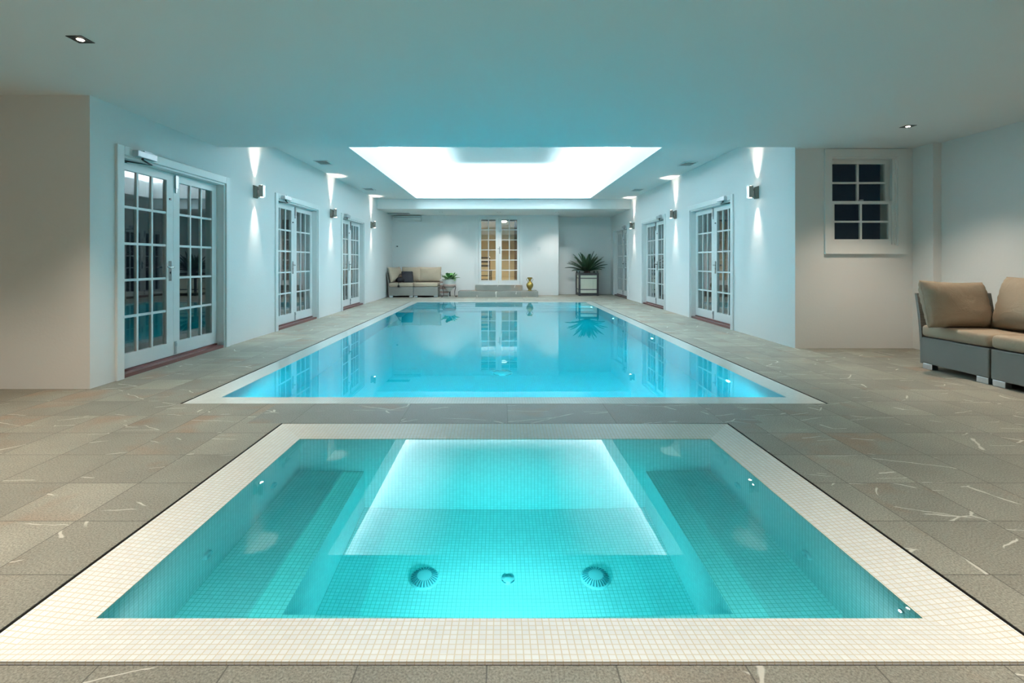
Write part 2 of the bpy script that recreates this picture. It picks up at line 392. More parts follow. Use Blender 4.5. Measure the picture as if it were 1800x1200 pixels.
# ------------------------------------------------------------------ pools
def pool(root, O, I, zo, zi, depth, zsurf, rim_mat, basin_mat, benches=()):
    # rim: a sloping ring of mosaic, mitred at the corners, with a side face
    mb = MB(); bm = mb.bm
    def ring(R, z): return [bm.verts.new((x, y, z)) for x, y in ((R['x0'], R['y0']), (R['x1'], R['y0']), (R['x1'], R['y1']), (R['x0'], R['y1']))]
    o1, i1, o0, i0 = ring(O, zo), ring(I, zi), ring(O, -.14), ring(I, zi-.02)
    for k in range(4):
        j = (k+1) % 4
        bm.faces.new((o1[k], o1[j], i1[j], i1[k])); bm.faces.new((o0[k], o0[j], o1[j], o1[k]))
        bm.faces.new((i1[k], i1[j], i0[j], i0[k])); bm.faces.new((o0[j], o0[k], i0[k], i0[j]))
    mb.build('tiled_rim', [rim_mat], root)
    W = .06
    mb = MB(); z1 = zi-.0205; z0 = -depth
    mb.box((I['x0']-W, I['y0']-W, z0-W), (I['x1']+W, I['y1']+W, z0))
    mb.box((I['x0']-W, I['y0']-W, z0), (I['x0'], I['y1']+W, z1)); mb.box((I['x1'], I['y0']-W, z0), (I['x1']+W, I['y1']+W, z1))
    mb.box((I['x0'], I['y0']-W, z0), (I['x1'], I['y0'], z1)); mb.box((I['x0'], I['y1'], z0), (I['x1'], I['y1']+W, z1))
    mb.build('basin', [basin_mat], root)
    if benches:
        return
sw = thing('swimming_pool', 'long turquoise swimming pool with a pale mosaic rim, running to the far wall', 'pool')
pool(sw, PO, PI_, .000, -.004, 1.30, -.006, 'rim_wet_mosaic', 'pool_mosaic')
st = MB()
for k, z in enumerate((-.22, -.46, -.70, -.95)):
    st.box((PI_['x0'], PI_['y1']-.30*(k+1), -1.30), (PI_['x1'], PI_['y1']-.30*k, z))
st.build('entry_steps', ['pool_mosaic'], sw)
spa = thing('spa_pool', 'small sunken spa pool with mosaic seats, in front of the long pool', 'spa')
pool(spa, SO, SI, .004, -.020, .99, -.022, 'rim_mosaic', 'basin_mosaic')
mb = MB(); zb = -.53; bw = .41
outline = [(SI['x0'], SI['y0']), (SI['x1'], SI['y0']), (SI['x1'], SI['y1']), (SI['x1']-bw, SI['y1']), (SI['x1']-bw, SI['y0']+.39),
           (SI['x0']+bw, SI['y0']+.39), (SI['x0']+bw, SI['y1']), (SI['x0'], SI['y1'])]
mb.prism(outline, 2, -.99, zb).build('seat', ['basin_mosaic'], spa)
for (root, O, I) in ((sw, PO, PI_), (spa, SO, SI)):
    # dark bottom of the narrow overflow slot around the rim
    mb = MB()
    e = .05 if root is spa else .03
    x0, x1, y0, y1 = O['x0']-e, O['x1']+e, O['y0']-e, O['y1']+e
    for a, b in (((x0, y0, -.16), (O['x0'], y1, -.05)), ((O['x1'], y0, -.16), (x1, y1, -.05)), ((O['x0'], y0, -.16), (O['x1'], O['y0'], -.05)), ((O['x0'], O['y1'], -.16), (O['x1'], y1, -.05))):
        a = list(a); b = list(b)
        mb.box((a[0], a[1], -.16), (b[0], b[1], -.125))
    mb.build('overflow_channel', ['black_void'], root)
    # black frame over the slot's stone side, its colour standing in for shade
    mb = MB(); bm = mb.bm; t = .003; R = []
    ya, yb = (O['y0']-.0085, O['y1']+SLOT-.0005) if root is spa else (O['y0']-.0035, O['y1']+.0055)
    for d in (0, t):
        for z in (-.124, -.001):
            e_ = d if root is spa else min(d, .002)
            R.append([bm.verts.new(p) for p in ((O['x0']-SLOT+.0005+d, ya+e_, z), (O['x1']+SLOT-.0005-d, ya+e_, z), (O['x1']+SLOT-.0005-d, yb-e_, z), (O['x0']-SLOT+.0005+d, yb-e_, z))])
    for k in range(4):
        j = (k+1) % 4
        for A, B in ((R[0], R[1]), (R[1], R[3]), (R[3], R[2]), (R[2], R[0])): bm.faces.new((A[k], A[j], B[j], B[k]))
    mb.build('slot_shade', ['black_paint'], root)

def water(name, I, ztop, zbot, label):
    mb = MB(); e = .012
    mb.box((I['x0']-e, I['y0']-e, zbot-e), (I['x1']+e, I['y1']+e, ztop))
    top = [f for f in mb.bm.faces if f.calc_center_median().z > ztop-1e-4]
    bmesh.ops.inset_region(mb.bm, faces=top, thickness=.008)     # hidden collar, so that the smooth normals of the open surface stay level
    for f in mb.bm.faces: f.smooth = True
    o = mb.build(name, [name]); o.cycles.is_caustics_caster = True; tag(o, label, 'water', kind='stuff'); return o
water('pool_water', PI_, -.006, -1.30, 'still turquoise water filling the long pool')
wo = water('spa_water', SI, -.0225, -.99, 'clear aqua water in the small spa')
for q in bpy.data.objects:
    if q.parent in (spa, sw) and q.name.split('.')[0] in ('seat', 'basin', 'entry_steps'): q.cycles.is_caustics_receiver = True

# pool fittings
def disc_fitting(name, root, c, r, nrm, mats, prof, n=28):
    q = Vector((0, 0, 1)).rotation_difference(Vector(nrm)).to_matrix().to_4x4()
    mb = MB(); mb.lathe(prof, c, n, 0, q); return mb.build(name, mats, root)
def ring_drain(root, x, y, z, r):
    o = disc_fitting('floor_drain', root, (x, y, z), r, (0, 0, 1), ['basin_white'], [(0, .004), (r*.68, .004), (r*.70, .002), (r*.98, .002), (r, 0)])
    for k in range(4):
        a0 = PI/4+k*PI/2; mb = MB()
        pts = [(x+r*.9*math.cos(a0+t), y+r*.9*math.sin(a0+t), z+.004) for t in (-.42, -.21, 0, .21, .42)]
        mb.tube(pts, r*.07, 6).build('drain_slot', ['fitting_dark'], o)
ring_drain(spa, CX+.01, 2.49, -.99, .036)
ring_drain(sw, .022, 6.2, -1.30, .135)
ring_drain(spa, SI['x0']+.27, 1.80, zb, .036); ring_drain(spa, SI['x1']-.27, 1.80, zb, .036)
for x in (-.392, .489):
    # domed suction cover with radial slots
    R = .076; z = -.99
    o = disc_fitting('suction_cover', spa, (x, 2.49, z), R, (0, 0, 1), ['basin_white'], [(0, .030), (R*.42, .030), (R*.55, .027), (R*.90, .008), (R, .005), (R, 0)])
    mb = MB()
    for k in range(26):
        a = 2*PI*k/26
        p = [(x+R*q*math.cos(a), 2.49+R*q*math.sin(a), z+h) for q, h in ((.50, .030), (.70, .0215), (.88, .0112))]
        mb.tube(p, [.0018, .0025, .0030], 6)
    mb.build('cover_slots', ['fitting_dark'], o)
for sx, x in ((1, SI['x0']), (-1, SI['x1'])):
    for y in (2.09, 2.70):
        o = disc_fitting('spa_jet', spa, (x, y, -.335), .03, (sx, 0, 0), ['basin_white'], [(0, .002), (.011, .002), (.012, .014), (.024, .014), (.028, .006), (.028, 0)])
        disc_fitting('jet_opening', o, (x+sx*.003, y, -.335), .01, (sx, 0, 0), ['fitting_dark'], [(0, .004), (.0105, .004), (.0105, 0)])
def small_light(root, x, y, z, sx, r):
    o = disc_fitting('pool_light', root, (x, y, z), r, (sx, 0, 0), ['basin_white'], [(0, .006), (r*.7, .006), (r, .004), (r, 0)])
    disc_fitting('lens', o, (x, y, z), r, (sx, 0, 0), ['lens_glow'], [(0, .010), (r*.55, .008), (r*.62, .005)])
for y in (4.93, 7.40, 9.95, 12.35): small_light(sw, PI_['x1'], y, -.46 if y != 7.4 else -.40, -1, .045)
small_light(spa, SI['x1'], 2.53, -.13, -1, .010); small_light(spa, SI['x0'], 2.55, -.13, 1, .010); small_light(spa, SI['x1'], 1.60, -.09, -1, .010)
o = disc_fitting('spa_light', spa, (CX, SI['y0']+.39, -.74), .09, (0, 1, 0), ['basin_white'], [(0, .02), (.06, .02), (.09, .012), (.09, 0)])

# ------------------------------------------------------------------ walls
ZT = 3.1
def wall_x(name, x0, x1, y0, y1, opens, top=ZT):
    """wall running along Y between x0 and x1 with openings (ya, yb, za, zb)"""
    mb = MB(); y = y0
    for a, b, za, zb_ in sorted(opens):
        if a > y: mb.box((x0, y, 0), (x1, a, top))
        if za > 0: mb.box((x0, a, 0), (x1, b, za))
        mb.box((x0, a, zb_), (x1, b, top)); y = b
    if y < y1: mb.box((x0, y, 0), (x1, y1, top))
    return mb
def wall_y(name, y0, y1, x0, x1, opens, top=ZT):
    mb = MB(); x = x0
    for a, b, za, zb_ in sorted(opens):
        if a > x: mb.box((x, y0, 0), (a, y1, top))
        if za > 0: mb.box((a, y0, 0), (b, y1, za))
        mb.box((a, y0, zb_), (b, y1, top)); x = b
    if x < x1: mb.box((x, y0, 0), (x1, y1, top))
    return mb
FW = 1.86; FH = 2.19; AR = .085       # outer size of a door's frame, width of the architrave
DL = [5.385, 8.535, 11.685]; DR = [8.69, 11.90, 15.12]
op = lambda ys: [(y-FW/2+AR, y+FW/2-AR, 0, FH-AR) for y in ys]
struct(wall_x('', XL-.25, XL, YF_L, YW+.8, op(DL)).build('wall_left', 'plaster'), 'white plaster wall with three double doors, on the side of the first large door')
struct(wall_x('', XR, XR+.25, YF_R, YW2+.3, op(DR)).build('wall_right', 'plaster'), 'white plaster wall on the sash window side with three double doors')
struct(MB().box((-6.2, YF_L, 0), (XL-.25, YF_L+.25, ZT)).build('wall_left_return', 'plaster'))
struct(MB().box((-6.2, -3.2, 0), (-6.0, YF_L, ZT)).build('wall_left_front', 'plaster'))
struct(MB().box((-6.0, -3.2, 0), (5.6, -3.0, ZT)).build('wall_front', 'plaster'))
WX0, WX1, WZ0, WZ1 = 4.20, 5.04, 1.30, 2.43
struct(wall_y('', YF_R, YF_R+.25, XR+.25, XS+.35, [(WX0, WX1, WZ0, WZ1)]).build('wall_right_return', 'plaster'))
mb = MB(); mb.prism([(XS, YF_R), (XS, YSTEP), (XS2, YSTEP), (XS2, -3.0), (5.6, -3.0), (5.6, YF_R)], 2, 0, ZT)
struct(mb.build('wall_right_front', 'plaster'))
RX0, RX1, RZ0, RZ1 = -.80, .705, .35, 2.60
mb = wall_y('', YW, YW+.2, XL-.25, 1.90, [(RX0+.06, RX1-.06, RZ0, RZ1-.05)])
mb.box((1.70, YW+.2, 0), (1.90, YW2+.2, ZT)); mb.box((1.90, YW2, 0), (XR+.25, YW2+.2, ZT))
struct(mb.build('wall_rear', 'plaster'), 'white plaster end wall with glazed doors above two stone steps')

# ------------------------------------------------------------------ ceilings
mb = MB(); mb.box((-6.2, -3.2, ZC), (5.6, YC, ZT)); mb.box((XR+.02, YC, ZC), (5.6, YF_R+.20, ZT))
struct(mb.build('ceiling_front', 'ceiling_paint'), 'low flat ceiling over the spa end')
cl = slab('ceiling_pool', [(XL-.25, YC, XR+.25, YB)], [(LX0, LY0, LX1, LY1)], ZP, ZP+.06, ['ceiling_paint']); struct(cl, 'ceiling around the glowing coffer')
struct(MB().box((XL-.25, YB, ZR), (XR+.25, YW2+.3, ZT)).build('ceiling_rear', 'ceiling_paint'), 'lower soffit at the far end')
mb = MB(); e = .32; zt = 3.62; u = .06; zu = 3.34
mb.box((LX0-u, LY0-u, ZP+.06), (LX0, LY1+u, zu)); mb.box((LX1, LY0-u, ZP+.06), (LX1+u, LY1+u, zu))
mb.box((LX0, LY0-u, ZP+.06), (LX1, LY0, zu)); mb.box((LX0, LY1, ZP+.06), (LX1, LY1+u, zu))
for a, b in (((LX0-e, LY0-e), (LX0-u, LY1+e)), ((LX1+u, LY0-e), (LX1+e, LY1+e)), ((LX0-u, LY0-e), (LX1+u, LY0-u)), ((LX0-u, LY1+u), (LX1+u, LY1+e))):
    mb.box((*a, zu-.10), (*b, zu-.06))
mb.box((LX0-e-.1, LY0-e-.1, ZP+.06), (LX0-e, LY1+e+.1, zt)); mb.box((LX1+e, LY0-e-.1, ZP+.06), (LX1+e+.1, LY1+e+.1, zt))
mb.box((LX0-e, LY0-e-.1, ZP+.06), (LX1+e, LY0-e, zt)); mb.box((LX0-e, LY1+e, ZP+.06), (LX1+e, LY1+e+.1, zt))
mb.box((LX0-e-.1, LY0-e-.1, zt), (LX1+e+.1, LY1+e+.1, zt+.1))
struct(mb.build('ceiling_coffer', 'ceiling_paint'), 'brightly lit white raised coffer over the pool')

# ------------------------------------------------------------------ glazed doors
def muntin_leaf(mb, x0, x1, z0, z1, yc, th, stile, top, bot, cols, rows, mw=.024, inner=None):
    """a leaf seen along local Y; returns pane rectangle"""
    a, b = yc-th/2, yc+th/2
    mb.box((x0, a, z0), (x0+stile[0], b, z1)); mb.box((x1-stile[1], a, z0), (x1, b, z1))
    gx0, gx1, gz0, gz1 = x0+stile[0], x1-stile[1], z0+bot, z1-top
    mb.box((gx0, a, z0), (gx1, b, gz0)); mb.box((gx0, a, gz1), (gx1, b, z1))
    c, d = yc-th*.32, yc+th*.32
    for k in range(1, cols):
        x = gx0+(gx1-gx0)*k/cols; mb.box((x-mw/2, c, gz0), (x+mw/2, d, gz1))
    for k in range(1, rows):
        z = gz0+(gz1-gz0)*k/rows; mb.box((gx0, c+.001, z-mw/2), (gx1, d-.001, z+mw/2))
    return gx0, gx1, gz0, gz1
def lever_handle(leaf, x, y, z, sx):
    """escutcheon plate with lever; y is the face of the leaf"""
    h = MB(); h.box((x-.022, y, z-.13), (x+.022, y+.006, z+.09), bevel=.003)
    h.lathe([(0, .0), (.012, 0), (.012, .03), (0, .03)], (x, y+.006, z+.02), 12, 0, Matrix.Rotation(-PI/2, 4, 'X'))
    h.tube([(x, y+.045, z+.02), (x+sx*.02, y+.05, z+.022), (x+sx*.06, y+.05, z+.014), (x+sx*.105, y+.048, z+.026)], [.010, .009, .008, .006], 8)
    h.tube([(x, y+.02, z+.02), (x, y+.048, z+.02)], .010, 10)
    o = h.build('door_handle', 'chrome', leaf)
    k = MB(); k.lathe([(0, 0), (.007, 0), (.007, .002), (0, .002)], (x, y+.006, z-.035), 10, 0, Matrix.Rotation(-PI/2, 4, 'X')); k.box((x-.003, y+.006, z-.055), (x+.003, y+.0085, z-.037))
    k.build('keyhole', 'black_void', leaf)
def side_door(name, loc, rz, active, label):
    """local x along the wall, +y into the hall; active = sign of x of the leaf with the handle"""
    r = thing(name, label, 'door', loc, rz, kind='structure')
    W, H = FW/2, FH
    f = MB()
    # architrave, then the lining of the opening
    f.box((-W, -.001, 0), (-W+AR, .024, H), bevel=.004); f.box((W-AR, -.001, 0), (W, .024, H), bevel=.004); f.box((-W+AR, -.001, H-AR), (W-AR, .024, H), bevel=.004)
    i = W-AR
    f.box((-i, -.2, 0), (-i+.022, 0, H-AR)); f.box((i-.022, -.2, 0), (i, 0, H-AR)); f.box((-i+.022, -.2, H-AR-.022), (i-.022, 0, H-AR))
    f.box((-i+.022, -.16, H-AR-.036), (i-.022, -.144, H-AR-.022))
    f.build('door_frame', 'joinery_frame', r)
    s = MB(); s.box((-i+.022, -.2, 0), (i-.022, -.005, .035)); s.box((-i+.022, -.2, .035), (i-.022, -.085, .055))
    s.build('threshold', 'sill_wood', r)
    z0, z1 = .060, H-AR-.026; yc = -.115; th = .044
    for sg in (-1, 1):
        lf = MB(); a, b = (0.0015, i-.026) if sg > 0 else (-i+.026, -.0015)
        stl = (.105, .095) if sg > 0 else (.095, .105)
        g = muntin_leaf(lf, a, b, z0, z1, yc, th, stl, .085, .145, 3, 5)
        if sg != active: lf.box((-.0015 if sg > 0 else -.03, yc+th/2, z0), (.03 if sg > 0 else .0015, yc+th/2+.012, z1)) if False else None
        leaf = lf.build('door_leaf', 'joinery', r)
        p = MB(); p.box((g[0]-.004, yc-.003, g[2]-.004), (g[1]+.004, yc+.003, g[3]+.004)); p.build('glass', 'pane_glass', leaf)
        fy = yc+th/2
        if sg == active:
            lever_handle(leaf, sg*.055, fy, 1.02, sg)
            k = MB(); k.box((sg*.055-.012, fy, 1.78), (sg*.055+.012, fy+.012, 1.80)); k.build('latch_knob', 'dark_bracket', leaf)
        else:
            k = MB(); k.box((sg*.032-.013, fy, z0+.01), (sg*.032+.013, fy+.012, z0+.15)); k.box((sg*.032-.005, fy+.012, z0+.10), (sg*.032+.005, fy+.02, z0+.13)); k.build('flush_bolt', 'steel_plate', leaf)
            k = MB(); k.box((sg*.04-.022, fy, z1-.16), (sg*.04+.022, fy+.02, z1-.01)); k.box((sg*.04-.012, fy, z1-.21), (sg*.04+.012, fy+.012, z1-.16)); k.build('flush_bolt', 'steel_plate', leaf)
    # overhead closer on the frame above the active leaf
    c = MB(); xa = active*.62; c.box((xa-.13, .024, H-.078), (xa+.13, .080, H-.018), bevel=.004)
    c.box((xa-.10*1, .024, H-.012), (xa+.02, .06, H-.001))
    cl_ = c.build('door_closer', 'closer_metal', r)
    a = MB(); pz = H-.095
    a.tube([(xa+active*.03, .05, H-.078), (xa+active*.03, .05, pz)], .012, 8)
    a.tube([(xa+active*.03, .05, pz), (xa-active*.16, .0, pz-.012)], .008, 6); a.tube([(xa-active*.16, .0, pz-.012), (xa+active*.10, yc+.03, pz-.02)], .008, 6)
    a.box((xa+active*.10-.03, yc+th/2, pz-.035), (xa+active*.10+.03, yc+th/2+.02, pz-.008))
    a.build('closer_arm', 'dark_bracket', cl_)
    return r
# wall_left: +y of the door points to +X, local x runs to -Y (towards the camera end)
side_door('door_1', (XL, DL[0], 0), -PI/2, 1, 'white glazed double doors reflecting the lit ceiling, opposite the sash window, first beside the spa')
side_door('door_2', (XL, DL[1], 0), -PI/2, 1, 'white glazed double doors, middle pair on the wall behind the brown sofa')
side_door('door_3', (XL, DL[2], 0), -PI/2, 1, 'white glazed double doors nearest the rear sofa with the black bag')
side_door('door_4', (XR, DR[0], 0), PI/2, -1, 'white glazed double doors, first pair past the sash window corner')
side_door('door_5', (XR, DR[1], 0), PI/2, -1, 'white glazed double doors, middle pair on the potted palm side')
side_door('door_6', (XR, DR[2], 0), PI/2, -1, 'white glazed double doors right beside the potted palm')

r = thing('door_7', 'white glazed double doors above the stone steps, warm lit room behind', 'door', (0, YW, 0), 0, kind='structure')
f = MB(); y0 = -.03
f.box((RX0-.015, y0, RZ0), (RX0+.06, .0, RZ1+.01)); f.box((RX1-.06, y0, RZ0), (RX1+.015, .0, RZ1+.01)); f.box((RX0+.06, y0, RZ1-.05), (RX1-.06, 0, RZ1+.01))
f.box((RX0+.06, 0, RZ0), (RX0+.075, .19, RZ1-.05)); f.box((RX1-.075, 0, RZ0), (RX1-.06, .19, RZ1-.05)); f.box((RX0+.075, 0, RZ1-.065), (RX1-.075, .19, RZ1-.05))
f.build('door_frame', 'joinery_frame', r)
for a, b, stl in ((RX0+.078, -.0665, (.085, .095)), (-.0635, RX1-.078, (.095, .085))):
    lf = MB(); g = muntin_leaf(lf, a, b, RZ0+.004, RZ1-.068, .04, .044, stl, .05, .14, 2, 6, .026)
    leaf = lf.build('door_leaf', 'joinery', r)
    p = MB(); p.box((g[0]-.004, .037, g[2]-.004), (g[1]+.004, .043, g[3]+.004)); p.build('glass', 'pane_glass', leaf)
h = MB(); h.box((-.046, .008, 1.36), (-.014, .018, 1.60), bevel=.003); h.tube([(-.03, .01, 1.53), (-.03, -.035, 1.53), (-.10, -.035, 1.53)], .009, 8)
h.build('door_handle', 'steel_plate', leaf)

# ------------------------------------------------------------------ sash window
w = thing('window_1', 'white sash window with eight dark panes above the bare wall', 'window', (0, YF_R, 0), 0, kind='structure')
f = MB(); t = .022
f.box((WX0-.085, -t, WZ0-.085), (WX0, 0, WZ1+.10)); f.box((WX1, -t, WZ0-.085), (WX1+.105, 0, WZ1+.10))
f.box((WX0, -t, WZ1), (WX1, 0, WZ1+.10)); f.box((WX0, -t, WZ0-.085), (WX1, 0, WZ0))
f.box((WX0, 0, WZ0), (WX0+.018, .25, WZ1)); f.box((WX1-.018, 0, WZ0), (WX1, .25, WZ1)); f.box((WX0+.018, 0, WZ1-.018), (WX1-.018, .25, WZ1)); f.box((WX0+.018, 0, WZ0), (WX1-.018, .25, WZ0+.018))
f.box((WX1-.045, .015, WZ0+.018), (WX1-.018, .03, WZ1-.018))
f.build('window_frame', 'joinery_frame', w)
s = MB(); s.box((WX0-.085, -.035, WZ0-.10), (WX1+.105, 0, WZ0-.085)); s.build('window_sill', 'joinery_frame', w)
zm = 1.865
for z0, z1, yc, bt, tp in ((WZ0+.018, zm+.012, .055, .07, .038), (zm-.02, WZ1-.018, .110, .03, .05)):
    lf = MB(); g = muntin_leaf(lf, WX0+.02, WX1-.02, z0, z1, yc, .042, (.05, .06), tp, bt, 2, 2, .024)
    leaf = lf.build('window_sash', 'joinery', w)
    p = MB(); p.box((g[0]-.004, yc-.003, g[2]-.004), (g[1]+.004, yc+.003, g[3]+.004)); p.build('glass', 'window_glass', leaf)
l = MB(); l.box((4.59, .03, zm+.012), (4.64, .06, zm+.032), bevel=.004); l.build('sash_lock', 'steel_plate', w)

# ------------------------------------------------------------------ wall lights
def sconce(x, y, sx, label):
    z = 2.115
    r = thing('wall_light', label, 'wall light', (x, y, z), 0, 'up and down wall lights')
    b = MB(); b.prism([(0, -.095), (sx*.028, -.098), (sx*.058, -.045), (sx*.058, .068), (0, .088)], 1, -.042, .042); b.build('wall_bracket', 'bronze_box', r)
    b = MB(); b.box((sx*.058, -.012, .018), (sx*.078, .012, .045)); b.build('arm', 'black_paint', r)
    b = MB(); x0, x1 = sx*.078, sx*.138
    b.box((x0, -.036, -.082), (x1, .036, .088)); lb = b.build('lamp_body', 'bronze_box', r)
    b = MB(); b.box((x1, -.036, -.082), (x1+sx*.003, .036, .088)); b.build('silver_front', 'silver_face', lb, label='pale silver front face')
    b = MB(); cx = sx*.108
    b.lathe([(0, -.086), (.018, -.086), (.024, -.082)], (cx, 0, 0), 16); b.build('lens', 'lamp_glow', lb)
    b = MB(); b.lathe([(0, .092), (.018, .092), (.024, .088)], (cx, 0, 0), 16)
    b.build('lens', 'lamp_glow', lb)
    for d in (1, -1):
        lamp('SPOT', 'sconce_beam', (x+sx*.075, y, z+d*.10), 80 if d > 0 else 48, (1, .86, .74), (-sx*(.03 if d > 0 else .08), 0, d), spot_size=math.radians(50 if d > 0 else 42), spot_blend=1.0, shadow_soft_size=.03)
for i, y in enumerate((6.98, 10.11, 13.25)):
    sconce(XL, y, 1, ['square metal wall light between the first and second glazed doors, behind the brown sofa side',
                      'square metal wall light on the wall with the white handle plates, midway along the pool',
                      'square metal wall light just before the rear sofa with the black bag'][i])
for i, y in enumerate((7.05, 10.33, 13.55)):
    sconce(XR, y, -1, ['square metal wall light beside the corner of the sash window wall',
                       'square metal wall light between the two doors on the palm side, midway along the pool',
                       'square metal wall light just before the potted palm corner'][i])

# ------------------------------------------------------------------ ceiling downlights, vents
def downlight(x, y, label, energy=160, color=(1.0, .83, .66)):
    r = thing('downlight', label, 'downlight', (x, y, ZC), 0, 'square black ceiling downlights')
    b = MB(); b.box((-.052, -.052, -.004), (.052, .052, .0), bevel=.001); b.build('trim_plate', 'black_paint', r)
    b = MB(); b.lathe([(0, -.0065), (.017, -.0065), (.021, -.004)], (0, 0, 0), 20); b.build('lens', 'lamp_glow', r)
    o = lamp('SPOT', 'downlight_beam', (x, y, ZC-.02), energy, color, (0, 0, -1), spot_size=math.radians(100), spot_blend=.9, shadow_soft_size=.02)
    o.data.cycles.is_caustics_light = True
downlight(-2.72, 3.13, 'square black downlight above the first glazed doors', 200)
downlight(4.33, 5.14, 'square black downlight in front of the sash window', 125)
downlight(4.45, 3.13, 'square black downlight over the brown sofa')
downlight(-2.72, .95, 'square black downlight out of view beside the spa, on the first glazed doors side', 280, WARM)
downlight(2.75, .95, 'square black downlight outside the picture, beside the spa on the sofa side', 280, WARM)
downlight(-.9, .3, 'unseen downlight added before the spa, first doors side', 200, WARM)  # unseen lamp added to brighten the near rim and floor
downlight(.95, .3, 'unseen downlight added before the spa, sofa side', 200, WARM)  # its pair, likewise added out of view for a brighter rim
downlight(-5.0, 2.6, 'square black downlight outside the picture, near the wall before the first doors', 130)
for i, x in enumerate((-1.82, -.05, 1.73)):
    r = thing('twin_downlight', ['small twin downlight in the far soffit above the rear sofa side', 'small twin downlight in the far soffit above the stone steps',
                                 'small twin downlight in the far soffit towards the potted palm'][i], 'downlight', (x, 14.78, ZR), 0, 'twin downlights in the far soffit')
    b = MB(); b.box((-.075, -.03, -.005), (.075, .03, 0)); b.build('trim_plate', 'white_plastic', r)
    for s_ in (-.04, .04):
        b = MB(); b.lathe([(0, -.0075), (.014, -.0075), (.018, -.005)], (s_, 0, 0), 14); b.build('lens', 'grey_plastic', r)
    lamp('SPOT', 'twin_beam', (x, 14.92, ZR-.03), 75, (1, .93, .86), (0, .30, -1), spot_size=math.radians(92), spot_blend=1.0, shadow_soft_size=.02)
    
def vent(x, y, sx, label):
    r = thing('ceiling_vent', label, 'vent', (x, y, ZP), 0, 'white louvred ceiling vents')
    b = MB(); w_, l_ = .125, .17; t = .012
    b.box((-w_, -l_, -t), (-w_+.02, l_, 0)); b.box((w_-.02, -l_, -t), (w_, l_, 0)); b.box((-w_+.02, -l_, -t), (w_-.02, -l_+.02, 0)); b.box((-w_+.02, l_-.02, -t), (w_-.02, l_, 0))
    b.build('vent_frame', 'white_plastic', r)
    b = MB(); b.box((-w_+.02, -l_+.02, -.002), (w_-.02, l_-.02, 0)); b.build('backing', 'vent_grey', r)
    b = MB(); b.box((-w_+.02, -l_+.03, -.0125), (w_-.02, -l_+.06, -.004)); b.build('open_slot', 'grey_plastic', r)
    b = MB()
    for k in range(11):
        y_ = -l_+.035+k*(2*l_-.07)/10
        b.prism([(y_-.006, -.010), (y_+.004, -.003), (y_+.006, -.003), (y_-.004, -.0105)], 0, -w_+.02, w_-.02)
    b.build('louvres', 'white_plastic', r)
vent(-3.20, 8.75, 1, 'white ceiling vent over the second glazed doors, opposite the palm side, nearer the spa')
vent(-3.25, 11.95, 1, 'white ceiling vent before the rear sofa side, farther from the spa')
vent(3.43, 8.87, -1, 'white ceiling vent above the first doors past the sash window')
vent(3.42, 12.1, -1, 'white ceiling vent before the potted palm corner')

# wall mounted air conditioner and the ceiling grille in front of it
r = thing('air_conditioner', 'long white air conditioner high on the end wall above the rear sofa', 'air conditioner', (-3.02, YW, 2.50))
b = MB(); b.prism([(-.21, -.06), (-.20, .08), (-.17, .10), (0, .10), (0, -.085), (-.17, -.085)], 0, -.44, .44); b.build('housing', 'white_plastic', r)
b = MB(); b.box((-.40, -.185, -.092), (.40, -.06, -.0855)); b.build('air_flap', 'joinery', r)
b = MB(); b.box((-.43, -.214, .035), (.43, -.204, .045)); b.build('front_groove', 'grey_plastic', r)
r = thing('return_air_grille', 'dark slot grille in the far soffit above the air conditioner', 'grille', (-3.25, 15.15, ZR))
b = MB(); b.box((-.42, -.17, -.006), (.42, -.155, 0)); b.box((-.42, .155, -.006), (.42, .17, 0)); b.box((-.42, -.155, -.006), (-.40, .155, 0)); b.box((.40, -.155, -.006), (.42, .155, 0)); b.build('grille_frame', 'white_plastic', r)
b = MB(); b.box((-.40, -.155, -.003), (.40, .155, 0)); b.build('opening', 'grey_plastic', r)

# thermostat and switch plate
r = thing('thermostat', 'small white thermostat with dark screen on the end wall', 'thermostat', (-3.40, YW, 1.60))
b = MB(); b.box((-.055, -.022, -.04), (.055, 0, .04), bevel=.005); b.build('housing', 'white_plastic', r)
b = MB(); b.box((-.01, -.024, -.012), (.042, -.022, .026)); b.build('screen', 'grey_plastic', r)
r = thing('light_switch', 'white switch plate on the end wall above the brass vase', 'switch', (1.265, YW, 1.53))
b = MB(); b.box((-.045, -.009, -.06), (.045, 0, .06), bevel=.003); b.build('plate', 'white_plastic', r)
b = MB()
for s_ in (-.018, .018): b.box((s_-.01, -.014, -.016), (s_+.01, -.009, .016))
b.build('rocker', 'white_plastic', r)

# ------------------------------------------------------------------ stone steps
o = MB().box((-1.33, 15.10, 0), (1.17, YW, .176), bevel=.006).build('stone_step', 'step_stone'); tag(o, 'wide veined grey stone step, the lower of two below the end doors', 'step')
o = MB().box((-.815, 15.60, .1762), (.70, YW, .345), bevel=.006).build('stone_step', 'step_stone'); tag(o, 'narrow grey stone step, the upper of two, right under the end doors', 'step')

